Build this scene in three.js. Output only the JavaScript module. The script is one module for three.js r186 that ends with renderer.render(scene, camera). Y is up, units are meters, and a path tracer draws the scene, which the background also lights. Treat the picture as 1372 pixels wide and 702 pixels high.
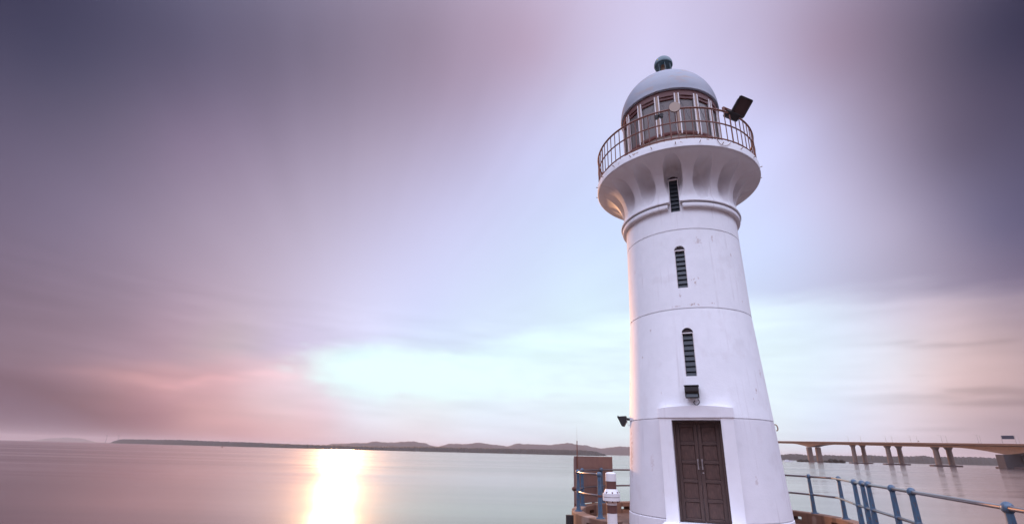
import * as THREE from 'three';
import { mergeGeometries, mergeVertices, toCreasedNormals } from 'three/addons/utils/BufferGeometryUtils.js';
import { ConvexGeometry } from 'three/addons/geometries/ConvexGeometry.js';
import { RoundedBoxGeometry } from 'three/addons/geometries/RoundedBoxGeometry.js';
import { Brush, Evaluator, SUBTRACTION } from 'three-bvh-csg';

// ------------------------------------------------------------------ camera, sky, sun, exposure
const scene = new THREE.Scene();
const D2R = Math.PI / 180, V = (x, y, z) => new THREE.Vector3(x, y, z);
const camera = new THREE.PerspectiveCamera(2 * Math.atan(366 / 647.7) / D2R, 1402 / 732, 0.1, 60000);
camera.setViewOffset(1402, 732, 0, 0, 1372, 702);
camera.position.set(0, 1.35, 13.15);
camera.quaternion.setFromRotationMatrix(new THREE.Matrix4().makeBasis(
  V(0.94458, 0.02273, -0.3275), V(0.0938, 0.93732, 0.3356), V(0.3146, -0.34771, 0.88324)));
camera.updateMatrixWorld(true);

const renderer = new THREE.WebGLRenderer({ antialias: true });
renderer.toneMapping = THREE.LinearToneMapping;
renderer.toneMappingExposure = 1.0;
renderer.shadowMap.enabled = true;

const SUN_AZ = -38.6, SUN_EL = 7.7;           // degrees, azimuth from -z towards +x
const dirOf = (az, el) => V(Math.cos(el * D2R) * Math.sin(az * D2R), Math.sin(el * D2R), -Math.cos(el * D2R) * Math.cos(az * D2R));
const sunDir = dirOf(SUN_AZ, SUN_EL);
const sun = new THREE.DirectionalLight(new THREE.Color(1.0, 0.47, 0.20), 2.7);
sun.position.copy(sunDir).multiplyScalar(200);
sun.castShadow = true;
sun.shadow.radius = 4;
sun.shadow.mapSize.set(2048, 2048);
Object.assign(sun.shadow.camera, { left: -40, right: 40, top: 40, bottom: -40, near: 1, far: 500 });
scene.add(sun, sun.target);

// ------------------------------------------------------------------ noise
function rng(seed) { let s = seed >>> 0; return () => { s = (s + 0x6D2B79F5) | 0; let t = Math.imul(s ^ (s >>> 15), 1 | s); t = (t + Math.imul(t ^ (t >>> 7), 61 | t)) ^ t; return ((t ^ (t >>> 14)) >>> 0) / 4294967296; }; }
function hash(x, y, s) { let h = (Math.imul(x, 374761393) + Math.imul(y, 668265263) + Math.imul(s, 974634777)) | 0; h = Math.imul(h ^ (h >>> 13), 1274126177); return ((h ^ (h >>> 16)) >>> 0) / 4294967296; }
function vnoise(x, y, px, py, s) {            // tiles after px, py cells
  const xi = Math.floor(x), yi = Math.floor(y); let fx = x - xi, fy = y - yi;
  fx = fx * fx * (3 - 2 * fx); fy = fy * fy * (3 - 2 * fy);
  const w = (a, p) => ((a % p) + p) % p, x0 = w(xi, px), x1 = w(xi + 1, px), y0 = w(yi, py), y1 = w(yi + 1, py);
  const a = hash(x0, y0, s), b = hash(x1, y0, s), c = hash(x0, y1, s), d = hash(x1, y1, s);
  return a + (b - a) * fx + (c - a) * fy + (a - b - c + d) * fx * fy;
}
function fbm(x, y, px, py, oct, s) { let v = 0, a = 0.5, t = 0; for (let i = 0; i < oct; i++) { v += a * vnoise(x, y, px, py, s + i); t += a; a *= 0.5; x *= 2; y *= 2; px *= 2; py *= 2; } return v / t; }
const mix3 = (a, b, t) => [a[0] + (b[0] - a[0]) * t, a[1] + (b[1] - a[1]) * t, a[2] + (b[2] - a[2]) * t];
const sstep = (a, b, x) => { const t = Math.min(1, Math.max(0, (x - a) / (b - a))); return t * t * (3 - 2 * t); };

// ------------------------------------------------------------------ the sky: dusk air and long-exposed cloud, as directions and colours
const SKY = [[-71.1,31.2,74,73,98],[-66.5,17.2,126,114,138],[-62.5,2.7,116,88,98],[-50.2,40.5,121,112,135],[-46,22.8,186,175,200],[-19.1,34.3,204,204,242],[-19.4,45.3,186,166,193],[-18.7,18.7,212,227,254],[-18.4,3.3,232,242,255],[-1.6,44.9,211,205,240],[19.2,38.9,161,143,168],[16.1,25.9,198,194,228],[13.4,12,222,236,254],[12,3.5,223,234,254],[31.1,29.7,82,76,100],[28.5,18.9,107,102,132],[26.4,10.4,184,162,170],[24.6,3.3,179,157,165],[-59.3,28.4,132,118,144],[-54.4,11.7,183,160,178],[-52.3,2,202,154,155],[-37.3,2.7,236,232,244],[-31.2,14.6,214,222,255],[-61.9,5.4,150,120,132],[-56,5.5,196,150,156],[-50.7,6.2,212,170,178],[-45.5,7.4,234,206,218],[-55.6,3.8,182,139,147],[-44.8,3.9,233,206,213],[-47.6,4.4,229,196,202],[-59.2,4,156,120,127],[-40.9,13,217,213,242],[-37,12.4,222,224,255],[-31,12.6,215,228,254],[-25,13.6,216,231,255],[-12.5,16,218,240,255],[-50.9,9.5,197,178,188],[-41,4.2,235,212,224],[-40.5,1.4,236,206,212],[-47.5,1,216,164,165],[-56.4,7.4,180,150,165],[-45.9,9.9,205,192,218],[-62.2,0,92,62,74],[-55.5,0.9,150,104,110],[-42.9,0.6,235,190,190],[-28.1,8.4,228,252,255],[-17.7,8.7,228,250,255],[-8.9,10.4,226,247,255],[-9.2,3.8,230,248,255],[-8.2,26,206,222,255],[-10.7,38.6,208,210,245],[-31.2,40.4,166,150,176],[-29.5,25.6,206,206,242],[10.9,21.2,206,216,252],[9,9.8,228,246,255],[8.2,3.9,230,244,255],[12.9,32.5,206,206,246],[23.5,31.3,140,128,152],[21,21.3,176,168,196],[19.5,14.5,206,200,222],[18.4,9,230,228,240],[17.2,3.4,230,222,236],[23.3,11.8,208,188,198],[22,6.1,222,195,197],[25.6,7.1,206,178,180],[27.4,14.6,128,117,142],[26.9,12.5,166,149,165],[24.5,17,150,140,165],[26.9,26.5,106,98,122],[27.3,35.8,108,98,120],[33,33.8,64,62,86],[-36.3,45.2,150,135,158],[-61.8,36.4,95,90,115],[-65.6,28.2,105,98,122],[-57.2,20.5,160,145,168],[-60.7,11,150,130,148],[-64.8,9.5,138,118,135],[-40,32.6,172,160,186],[-24.4,3.5,232,242,255],[-33.3,9.8,228,250,255],[-39.5,7.7,222,250,255],[-30.8,1.4,240,232,240]];
// out of view the mauve bank low down goes on all round, and the sky above and behind the camera is brightened to light the tower front
for (const az of [50, 75, 105, 135, 165, -90, -110, -135, -160]) SKY.push([az, 19, 140, 130, 152], [az, 9, 124, 110, 130], [az, 2, 112, 94, 106]);
SKY.push([-80, 37, 64, 63, 88], [-78, 22, 100, 92, 116], [39, 36, 58, 56, 80], [36, 20, 92, 88, 116]);
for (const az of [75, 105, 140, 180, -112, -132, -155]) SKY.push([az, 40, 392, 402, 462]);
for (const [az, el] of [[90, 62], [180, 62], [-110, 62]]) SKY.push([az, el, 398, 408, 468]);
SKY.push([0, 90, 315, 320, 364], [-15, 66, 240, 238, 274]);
// lower edge of the cloud deck: below it the clear, bright air towards the sun
const EDGE = [[-100, 6], [-64.7, 5.9], [-59.5, 6.6], [-54.1, 7.5], [-49.1, 8.3], [-44.3, 9.3], [-39.1, 10.5], [-35.1, 11], [-28.3, 10.9], [-23.1, 11.8], [-15.9, 13.5], [-7.9, 15.1], [6.3, 16.1], [13.4, 15.6], [19.6, 15], [24.9, 14.3], [28.3, 13.8], [60, 12]];
const along1 = (tab, a) => { let k = 0; while (k < tab.length - 2 && tab[k + 1][0] < a) k++; const t = Math.min(1, Math.max(0, (a - tab[k][0]) / (tab[k + 1][0] - tab[k][0]))), s = t * t * (3 - 2 * t); return tab[k][1] + (tab[k + 1][1] - tab[k][1]) * s; };
function field(list) {                          // a smooth colour field through the given directions
  const n = list.length, P = list.map(([a, e]) => dirOf(a, e)), phi = (d2) => Math.sqrt(d2 + 0.0008), m = n + 1;
  const A = P.map((p, i) => [...P.map((q) => phi(p.distanceToSquared(q))), 1, list[i][2] / 255, list[i][3] / 255, list[i][4] / 255]);
  for (let i = 0; i < n; i++) A[i][i] -= 0.006;
  A.push([...Array(n).fill(1), 0, 0, 0, 0]);
  for (let c = 0; c < m; c++) {
    let p = c; for (let r = c + 1; r < m; r++) if (Math.abs(A[r][c]) > Math.abs(A[p][c])) p = r;
    [A[c], A[p]] = [A[p], A[c]];
    for (let r = 0; r < m; r++) if (r !== c) { const f = A[r][c] / A[c][c]; if (f) for (let k = c; k < m + 3; k++) A[r][k] -= f * A[c][k]; }
  }
  const W = A.map((r, i) => [r[m] / r[i], r[m + 1] / r[i], r[m + 2] / r[i]]);
  return (x, y, z) => { let r = W[n][0], g = W[n][1], b = W[n][2]; for (let k = 0; k < n; k++) { const q = P[k], f = phi((x - q.x) ** 2 + (y - q.y) ** 2 + (z - q.z) ** 2); r += f * W[k][0]; g += f * W[k][1]; b += f * W[k][2]; } return [r, g, b]; };
}
const skyTexture = (() => {
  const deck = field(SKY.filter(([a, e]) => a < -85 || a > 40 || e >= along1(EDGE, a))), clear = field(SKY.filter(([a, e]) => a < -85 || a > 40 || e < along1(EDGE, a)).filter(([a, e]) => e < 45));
  const w = 1536, h = 768, data = new Float32Array(w * h * 4), N = (x, y, o, s) => fbm(x + 700, y + 300, 4096, 4096, o, s) - 0.5;
  for (let j = 0; j < h; j++) {
    const el = ((j + 0.5) / h - 0.5) * 180, up = Math.max(el, 0.05), ce = Math.cos(up * D2R), y = Math.sin(up * D2R);
    if (el < -1) { for (let i = 0; i < w; i++) { const o = (j * w + i) * 4; data[o] = 0.25; data[o + 1] = 0.2; data[o + 2] = 0.22; data[o + 3] = 1; } continue; }
    for (let i = 0; i < w; i++) {
      const th = ((i + 0.5) / w - 0.5) * 2 * Math.PI, x = ce * Math.cos(th), z = ce * Math.sin(th), az = Math.atan2(x, -z) / D2R;
      const slope = up + az * 0.03;             // cloud drawn out by the long exposure: nearly level streaks
      const wob = N(az / 9, slope / 1.2, 4, 11) * 1.6 + N(az / 3.5, slope / 0.45, 3, 13) * 0.7;
      const k = sstep(-1.4, 1.4, up - along1(EDGE, az) + wob);
      const c = k <= 0 ? clear(x, y, z) : k >= 1 ? deck(x, y, z) : mix3(clear(x, y, z), deck(x, y, z), k);
      const da = az - SUN_AZ, de = up - SUN_EL, ang = Math.atan2(de, da) / D2R, rad = Math.hypot(da, de), near = sstep(-100, -70, -Math.abs(az + 20));
      let s = 1 + N(ang / 7, rad / 34, 3, 23) * 0.05 * sstep(10, 30, rad) * (1 - sstep(60, 90, rad)) * near;      // broad bands that fan out from the sun
      s += N(az / 5, slope / 0.5, 4, 27) * 0.07 * (1 - sstep(13, 17, up)) * near;
      s -= 0.10 * sstep(0.12, 0.24, N(az / 16, slope / 1.1, 4, 37)) * sstep(12, 22, az) * (1 - sstep(12, 15, up)) * near;    // dark wisps over the bridge
      // a thin lit streak under the deck, left of the sun
      const ls = up - along1([[-66, 5.5], [-60.9, 5.8], [-58.2, 5.6], [-54.7, 5.1], [-51.3, 6.2], [-46.8, 7.0], [-42, 7.2]], az) + N(az / 7, slope / 2, 3, 43) * 0.5, lit = Math.exp(-(ls * ls) / (ls > 0 ? 0.16 : 0.5)) * sstep(-66, -57, az) * (1 - sstep(-46, -41, az)) * (0.75 + N(az / 2.5, slope / 0.3, 3, 47));
      // the veiled sun: a white-hot opening in the bank, ragged on the left
      const rg = N(az / 2.2, slope / 0.7, 4, 31), gx = (az + 34.6) / (az < -34.6 ? 10 : 26), gy = (up - 7.9) / 2.9, core = 1 - sstep(0.38, 1.18, Math.hypot(gx, gy) + rg * 0.7);
      const lin = (v) => Math.pow(Math.max(v * s, 0.01), 2.2), o = (j * w + i) * 4, e = 0.15 * lit;
      let r = lin(c[0]) + e * 1.0, g = lin(c[1]) + e * 0.5, b = lin(c[2]) + e * 0.46;
      r += (0.86 - r) * core; g += (1.06 - g) * core; b += (1.06 - b) * core;
      data[o] = r; data[o + 1] = g; data[o + 2] = b; data[o + 3] = 1;
    }
  }
  const t = new THREE.DataTexture(data, w, h, THREE.RGBAFormat, THREE.FloatType);
  t.mapping = THREE.EquirectangularReflectionMapping; t.magFilter = THREE.LinearFilter; t.minFilter = THREE.LinearFilter; t.wrapS = THREE.RepeatWrapping; t.needsUpdate = true;
  return t;
})();
scene.background = skyTexture;
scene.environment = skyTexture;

// ------------------------------------------------------------------ helpers
const taken = {};
const numbered = (n) => { const k = taken[n] = (taken[n] ?? -1) + 1; return k ? n + '_' + String(k).padStart(3, '0') : n; };
const shade = (m) => { m.castShadow = m.receiveShadow = true; return m; };
function obj(name, geo, mat, parent) {
  const g = Array.isArray(geo) ? mergeGeometries(geo.map((q) => { q = q.index ? q.toNonIndexed() : q; for (const k of Object.keys(q.attributes)) if (!['position', 'normal', 'uv'].includes(k)) q.deleteAttribute(k); return q; })) : geo;
  const m = shade(new THREE.Mesh(g, mat)); m.name = parent ? name : numbered(name); (parent ?? scene).add(m); return m;
}
function thing(name, label, category, pos = [0, 0, 0], group) {
  const o = new THREE.Group(); o.name = numbered(name); o.position.set(...pos); scene.add(o);
  o.userData = { label, category }; if (group) o.userData.group = group; return o;
}
const tag = (o, label, category, group) => { o.userData.label = label; o.userData.category = category; if (group) o.userData.group = group; return o; };
const struct = (o, label, category) => { o.userData.kind = 'structure'; o.userData.label = label; o.userData.category = category; return o; };
const sub = (name, parent) => { const g = new THREE.Group(); g.name = name; parent.add(g); return g; };
const box = (w, h, d, x = 0, y = 0, z = 0) => new THREE.BoxGeometry(w, h, d).translate(x, y, z);
const rbox = (w, h, d, x, y, z, r = 0.01) => new RoundedBoxGeometry(w, h, d, 2, Math.min(r, w / 2.1, h / 2.1, d / 2.1)).translate(x, y, z);
const cyl = (r0, r1, h, x = 0, y = 0, z = 0, n = 20) => new THREE.CylinderGeometry(r1, r0, h, n).translate(x, y + h / 2, z);   // y is the foot
function bar(a, b, r, n = 8) { const d = new THREE.Vector3().subVectors(b, a), g = new THREE.CylinderGeometry(r, r, d.length(), n); g.applyQuaternion(new THREE.Quaternion().setFromUnitVectors(V(0, 1, 0), d.clone().normalize())); const m = a.clone().add(b).multiplyScalar(0.5); return g.translate(m.x, m.y, m.z); }
function tube(points, r, n = 10, seg = 0, tension = 0.5) { return new THREE.TubeGeometry(new THREE.CatmullRomCurve3(points, false, 'catmullrom', tension), seg || points.length * 6, r, n, false); }
const polar = (az, r, h) => V(r * Math.sin(az * D2R), h, r * Math.cos(az * D2R));          // round the tower: azimuth 0 faces the camera
// a profile [[r, h], ...] turned round the tower; uv = (turn, height / 12.8)
function revolve(profile, seg = 128, az0 = -180, az1 = 180, crease = 0.6) {
  const pos = [], uv = [], idx = [], rows = profile.length;
  for (let i = 0; i <= seg; i++) { const t = i / seg, a = (az0 + (az1 - az0) * t) * D2R; for (const [r, h] of profile) { pos.push(r * Math.sin(a), h, r * Math.cos(a)); uv.push((a / D2R + 180) / 360, h / 12.8); } }
  for (let i = 0; i < seg; i++) for (let j = 0; j < rows - 1; j++) {
    const a = i * rows + j, b = a + rows;
    if (profile[j][0] > 1e-6) idx.push(a, b, a + 1);
    if (profile[j + 1][0] > 1e-6) idx.push(b, b + 1, a + 1);
  }
  let g = new THREE.BufferGeometry(); g.setAttribute('position', new THREE.Float32BufferAttribute(pos, 3)); g.setAttribute('uv', new THREE.Float32BufferAttribute(uv, 2)); g.setIndex(idx);
  g = toCreasedNormals(g, crease);
  return g;
}
// a block that follows the tower's round wall: azimuths a0..a1, heights h0..h1(t), from radius rIn(h) to rOut(h)
function curvedBlock(a0, a1, h0, h1, rIn, rOut, n = 12) {
  const pos = [], quad = (a, b, c, d) => pos.push(...a, ...b, ...c, ...a, ...c, ...d), H1 = typeof h1 === 'function' ? h1 : () => h1;
  const q = (t, h, r) => polar(a0 + (a1 - a0) * t, r(h), h).toArray();
  for (let i = 0; i < n; i++) {
    const t = i / n, s = (i + 1) / n, u = H1(t), w = H1(s);
    quad(q(t, h0, rOut), q(s, h0, rOut), q(s, w, rOut), q(t, u, rOut)); quad(q(s, h0, rIn), q(t, h0, rIn), q(t, u, rIn), q(s, w, rIn));
    quad(q(t, u, rOut), q(s, w, rOut), q(s, w, rIn), q(t, u, rIn)); quad(q(t, h0, rIn), q(s, h0, rIn), q(s, h0, rOut), q(t, h0, rOut));
  }
  quad(q(0, h0, rIn), q(0, h0, rOut), q(0, H1(0), rOut), q(0, H1(0), rIn)); quad(q(1, h0, rOut), q(1, h0, rIn), q(1, H1(1), rIn), q(1, H1(1), rOut));
  const uv = []; for (let i = 0; i < pos.length; i += 3) uv.push((Math.atan2(pos[i], pos[i + 2]) / D2R + 180) / 360, pos[i + 1] / 12.8);
  const g = new THREE.BufferGeometry(); g.setAttribute('position', new THREE.Float32BufferAttribute(pos, 3)); g.setAttribute('uv', new THREE.Float32BufferAttribute(uv, 2));
  g.computeVertexNormals(); return toCreasedNormals(g, 0.5);
}
const csg = new Evaluator(); csg.useGroups = false; csg.attributes = ['position', 'normal', 'uv'];
function cut(geo, tools) {
  let a = new Brush(geo); a.updateMatrixWorld();
  for (const t of tools) { const b = new Brush(t); b.updateMatrixWorld(); a = csg.evaluate(a, b, SUBTRACTION); }
  return a.geometry;
}
// ------------------------------------------------------------------ textures and materials
function texture(w, h, fn, srgb = true) {
  const d = new Uint8Array(w * h * 4), enc = (v) => 255 * (srgb ? (v <= 0.0031308 ? v * 12.92 : 1.055 * Math.pow(v, 1 / 2.4) - 0.055) : v);
  for (let j = 0; j < h; j++) for (let i = 0; i < w; i++) { const c = fn((i + 0.5) / w, (j + 0.5) / h), o = (j * w + i) * 4; if (typeof c === 'number') { d[o] = d[o + 1] = d[o + 2] = enc(Math.min(1, Math.max(0, c))); } else for (let k = 0; k < 3; k++) d[o + k] = enc(Math.min(1, Math.max(0, c[k]))); d[o + 3] = 255; }
  const t = new THREE.DataTexture(d, w, h, THREE.RGBAFormat); t.wrapS = t.wrapT = THREE.RepeatWrapping; t.magFilter = THREE.LinearFilter; t.minFilter = THREE.LinearMipmapLinearFilter; t.generateMipmaps = true; if (srgb) t.colorSpace = THREE.SRGBColorSpace; t.needsUpdate = true; return t;
}
const std = (rgb, roughness = 0.7, extra = {}) => new THREE.MeshStandardMaterial({ color: new THREE.Color().setRGB(...rgb), roughness, ...extra });

// painted plaster of the tower: off-white, faint mottling, runs of dirt, flakes off where the photograph shows them
const FLAKES = [ // azimuth, height, half width in degrees, half height, strength
  [6, 4.71, 6, 0.035, 0.75], [-9, 4.70, 5, 0.02, 0.35], [22, 4.74, 2, 0.03, 0.5], [9, 5.28, 1.6, 0.10, 0.5], [12, 5.38, 1.2, 0.05, 0.4], [6, 5.32, .5, 0.05, .5],
  [-82, 3.55, 4, 0.42, 0.9], [-78, 2.95, 4, 0.3, 0.55], [-70, 1.35, 6, 0.6, 0.5], [-76, 4.2, 3, 0.3, 0.45], [-36, 4.2, 1, 0.06, 0.45], [-5, 4.96, 1.2, 0.06, 0.5], [16, 6.35, 3.5, 0.12, 0.4], [30, 6.45, 1.5, 0.10, 0.4],
  [52, 2.75, 1.0, 0.08, 0.6], [47, 2.55, 0.8, 0.06, 0.5], [65, 3.2, 2, 0.12, 0.35], [50, 6.1, 1.2, 0.08, 0.4], [-27, 2.7, 1, .06, .35], [58, 4.9, 1.5, .06, .45], [-47, 3.6, 1.0, .05, .4], [-38, 1.2, 2.2, .22, .2], [36, .9, 1.4, .1, .3], [-55, 5.9, 1.2, .08, .3], [-24, 8.74, 3, .05, .7], [-38, 8.72, 2, .05, .5], [6, 8.74, 2, .03, .5], [23, 8.8, 3, .03, .7]];
const wallMap = texture(2048, 1536, (u, v) => {
  const az = u * 360 - 180, h = v * 12.8;
  const m = fbm(u * 24, v * 30, 24, 30, 5, 3), m2 = fbm(u * 90, v * 110, 90, 110, 3, 7), run = fbm(u * 150, v * 7, 150, 7, 3, 17);
  let c = [0.89, 0.89, 0.90]; const q = 1 + (m - 0.5) * 0.10 + (m2 - 0.5) * 0.05; c = c.map((k) => k * q);
  c = mix3(c, [0.52, 0.47, 0.46], 0.3 * sstep(0.60, 0.86, run) * sstep(0.35, 0.7, m));
  c = mix3(c, [0.60, 0.52, 0.50], 0.12 * sstep(0.60, 0.80, fbm(u * 40 + 3, v * 40, 40, 40, 4, 57)));
  for (const [fa, fh, wa, wh, s] of FLAKES) {
    const dx = (az - fa) / wa, dy = (h - fh) / wh; if (Math.abs(dx) > 1.6 || Math.abs(dy) > 1.6) continue;
    const k = 1 - Math.hypot(dx, dy) * 0.62 + (fbm(u * 420, v * 420, 420, 420, 3, 41) - 0.5) * 1.5; c = mix3(c, [0.42, 0.25, 0.19], s * sstep(0.62, 0.78, k));
  }
  return c;
});
const grain = texture(512, 512, (u, v) => fbm(u * 32, v * 32, 32, 32, 5, 71), false);
const rep = (t, x, y) => { const c = t.clone(); c.repeat.set(x, y); c.needsUpdate = true; return c; };
const M = {};
M.paint = new THREE.MeshStandardMaterial({ map: wallMap, roughness: 0.62, bumpMap: rep(grain, 14, 18), bumpScale: 0.0018 });
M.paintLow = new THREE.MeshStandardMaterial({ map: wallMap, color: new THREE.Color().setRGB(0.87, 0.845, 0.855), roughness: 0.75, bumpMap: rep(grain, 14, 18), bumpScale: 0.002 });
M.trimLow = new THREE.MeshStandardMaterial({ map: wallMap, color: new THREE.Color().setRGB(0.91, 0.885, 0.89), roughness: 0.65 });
M.trim = new THREE.MeshStandardMaterial({ map: wallMap, roughness: 0.55 });
const woodMap = texture(512, 512, (u, v) => { const g = fbm(u * 60, v * 3, 60, 3, 4, 5), w = fbm(u * 8, v * 6, 8, 6, 3, 9); return mix3([0.03, 0.017, 0.016], [0.14, 0.078, 0.06], 1.5 * (g - 0.25) + 0.5 * (w - 0.5)); });
M.wood = new THREE.MeshStandardMaterial({ map: woodMap, roughness: 0.5 });
M.woodPanel = new THREE.MeshStandardMaterial({ map: rep(woodMap, 1.3, 0.8), roughness: 0.55, color: new THREE.Color().setRGB(1.12, 1.02, 0.97) });
M.steel = std([0.55, 0.53, 0.53], 0.35, { metalness: 0.9 });
M.darkMetal = std([0.022, 0.019, 0.02], 0.5);
M.louvre = std([0.010, 0.016, 0.023], 0.4);
M.archGlass = std([0.05, 0.035, 0.035], 0.15);
M.backing = std([0.012, 0.012, 0.014], 0.9);
const domeMap = texture(1024, 512, (u, v) => { const n = fbm(u * 16, v * 10, 16, 10, 5, 91), st = fbm(u * 70, v * 4, 70, 4, 3, 95); let c = mix3([0.25, 0.265, 0.315], [0.315, 0.33, 0.375], n); c = mix3(c, [0.34, 0.25, 0.22], 0.6 * sstep(0.62, 0.8, fbm(u * 22, v * 14, 22, 14, 4, 97)) + 0.12 * sstep(0.55, 0.8, st)); return c; });
M.dome = new THREE.MeshStandardMaterial({ map: domeMap, roughness: 0.5 });
M.cap = std([0.085, 0.15, 0.17], 0.45);
M.redFrame = std([0.12, 0.034, 0.026], 0.55);
const rustMap = texture(256, 256, (u, v) => mix3([0.14, 0.042, 0.026], [0.23, 0.088, 0.055], fbm(u * 12, v * 12, 12, 12, 4, 13)));
M.railBrown = new THREE.MeshStandardMaterial({ map: rustMap, roughness: 0.55 });
M.fin = std([0.78, 0.73, 0.72], 0.4);
M.tan = std([0.34, 0.215, 0.145], 0.55);
M.lanternWall = std([0.42, 0.36, 0.31], 0.6);
M.lanternGlass = new THREE.MeshPhysicalMaterial({ color: new THREE.Color().setRGB(0.15, 0.122, 0.112), roughness: 0.22, specularIntensity: 0.6 });
M.glazingBar = std([0.2, 0.18, 0.19], 0.5);
const brownMap = texture(1024, 512, (u, v) => { const n = fbm(u * 20, v * 10, 20, 10, 5, 101), st = fbm(u * 120, v * 5, 120, 5, 3, 105); let c = mix3([0.14, 0.07, 0.045], [0.31, 0.175, 0.115], n); c = mix3(c, [0.085, 0.05, 0.04], 0.7 * sstep(0.55, 0.8, st)); return mix3(c, [0.40, 0.29, 0.23], 0.6 * sstep(0.64, 0.8, fbm(u * 50, v * 25, 50, 25, 3, 107))); });
M.brown = new THREE.MeshStandardMaterial({ map: brownMap, roughness: 0.85, bumpMap: rep(grain, 4, 2), bumpScale: 0.006 });
M.floor = new THREE.MeshStandardMaterial({ map: rep(brownMap, 1, 2), roughness: 0.9, color: new THREE.Color().setRGB(0.9, 0.9, 0.9) });
const blueMap = texture(256, 256, (u, v) => { const n = fbm(u * 8, v * 8, 8, 8, 4, 111); return mix3(mix3([0.042, 0.088, 0.145], [0.08, 0.145, 0.215], n), [0.11, 0.06, 0.045], 0.8 * sstep(0.6, 0.72, fbm(u * 20, v * 20, 20, 20, 3, 113))); });
M.blue = new THREE.MeshStandardMaterial({ map: blueMap, roughness: 0.42 });
M.pipe = new THREE.MeshStandardMaterial({ map: texture(256, 256, (u, v) => mix3([0.26, 0.25, 0.27], [0.17, 0.12, 0.105], sstep(0.42, 0.62, fbm(u * 10, v * 10, 10, 10, 4, 117)))), roughness: 0.32, metalness: 0.75 });
M.rust = std([0.13, 0.05, 0.035], 0.8);
M.board = new THREE.MeshStandardMaterial({ map: texture(512, 512, (u, v) => mix3([0.19, 0.115, 0.105], [0.275, 0.175, 0.14], 0.7 * fbm(u * 6, v * 5, 6, 5, 4, 121) + 0.5 * (fbm(u * 40, v * 3, 40, 3, 3, 123) - 0.3))), roughness: 0.8 });
M.white = std([0.72, 0.70, 0.70], 0.5);
M.brownPaint = std([0.12, 0.05, 0.04], 0.6);
M.pile = std([0.03, 0.022, 0.02], 0.9);
const concreteMap = texture(512, 512, (u, v) => { const n = fbm(u * 10, v * 10, 10, 10, 5, 131); return mix3([0.17, 0.115, 0.09], [0.27, 0.19, 0.15], n); });
M.concrete = new THREE.MeshStandardMaterial({ map: concreteMap, roughness: 0.9 });
M.bridgeRail = std([0.13, 0.075, 0.06], 0.8);
M.pierDark = std([0.06, 0.05, 0.055], 0.9);  // shade on the near right pier put into its colour; far masts reuse it
M.capStone = std([0.10, 0.06, 0.055], 0.9);
M.forest = new THREE.MeshStandardMaterial({ map: texture(512, 512, (u, v) => mix3([0.012, 0.012, 0.008], [0.045, 0.036, 0.024], fbm(u * 64, v * 64, 64, 64, 4, 141))), roughness: 1 });
M.signFace = std([0.03, 0.03, 0.05], 0.6);
M.lampSteel = std([0.42, 0.36, 0.33], 0.6);
M.floodGlass = std([0.06, 0.035, 0.035], 0.2);
M.tan2 = std([0.50, 0.39, 0.31], 0.6);
M.hull = std([0.75, 0.74, 0.74], 0.4);

// ------------------------------------------------------------------ the water
const WATER_Y = -3.2;
{
  const g = new THREE.CircleGeometry(14000, 96).rotateX(-Math.PI / 2).translate(0, WATER_Y, 0), p = g.attributes.position, uv = g.attributes.uv, c = Math.cos(19.6 * D2R), s = Math.sin(19.6 * D2R);
  for (let i = 0; i < p.count; i++) { const x = p.getX(i), z = p.getZ(i); uv.setXY(i, (x * c - z * s) / 2600, (x * s + z * c) / 900); }
  const streak = (u, v, k) => 0.55 * fbm(u * 4, v * 22, 4, 22, 5, k) + 0.45 * fbm(u * 9, v * 90, 9, 90, 4, k + 3);
  const rough = texture(1024, 1024, (u, v) => { const q = sstep(0.34, 0.66, streak(u, v, 201)), r = 0.11 + 0.055 * q; return [r, r, r]; }, false);
  const bands = texture(1024, 1024, (u, v) => { const q = 0.25 + 0.75 * sstep(0.3, 0.7, streak(u + 0.3, v, 231)); return [q, q, q]; }, false);
  M.water = new THREE.MeshPhysicalMaterial({ color: new THREE.Color().setRGB(0.05, 0.022, 0.018), roughness: 1, roughnessMap: rough, ior: 1.36, clearcoat: 0.5, clearcoatMap: bands, clearcoatRoughness: 0.56, bumpMap: bands, bumpScale: 0.1 });
  struct(obj('sea', g, M.water), 'calm strait smoothed by the long exposure', 'sea');
}

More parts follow.
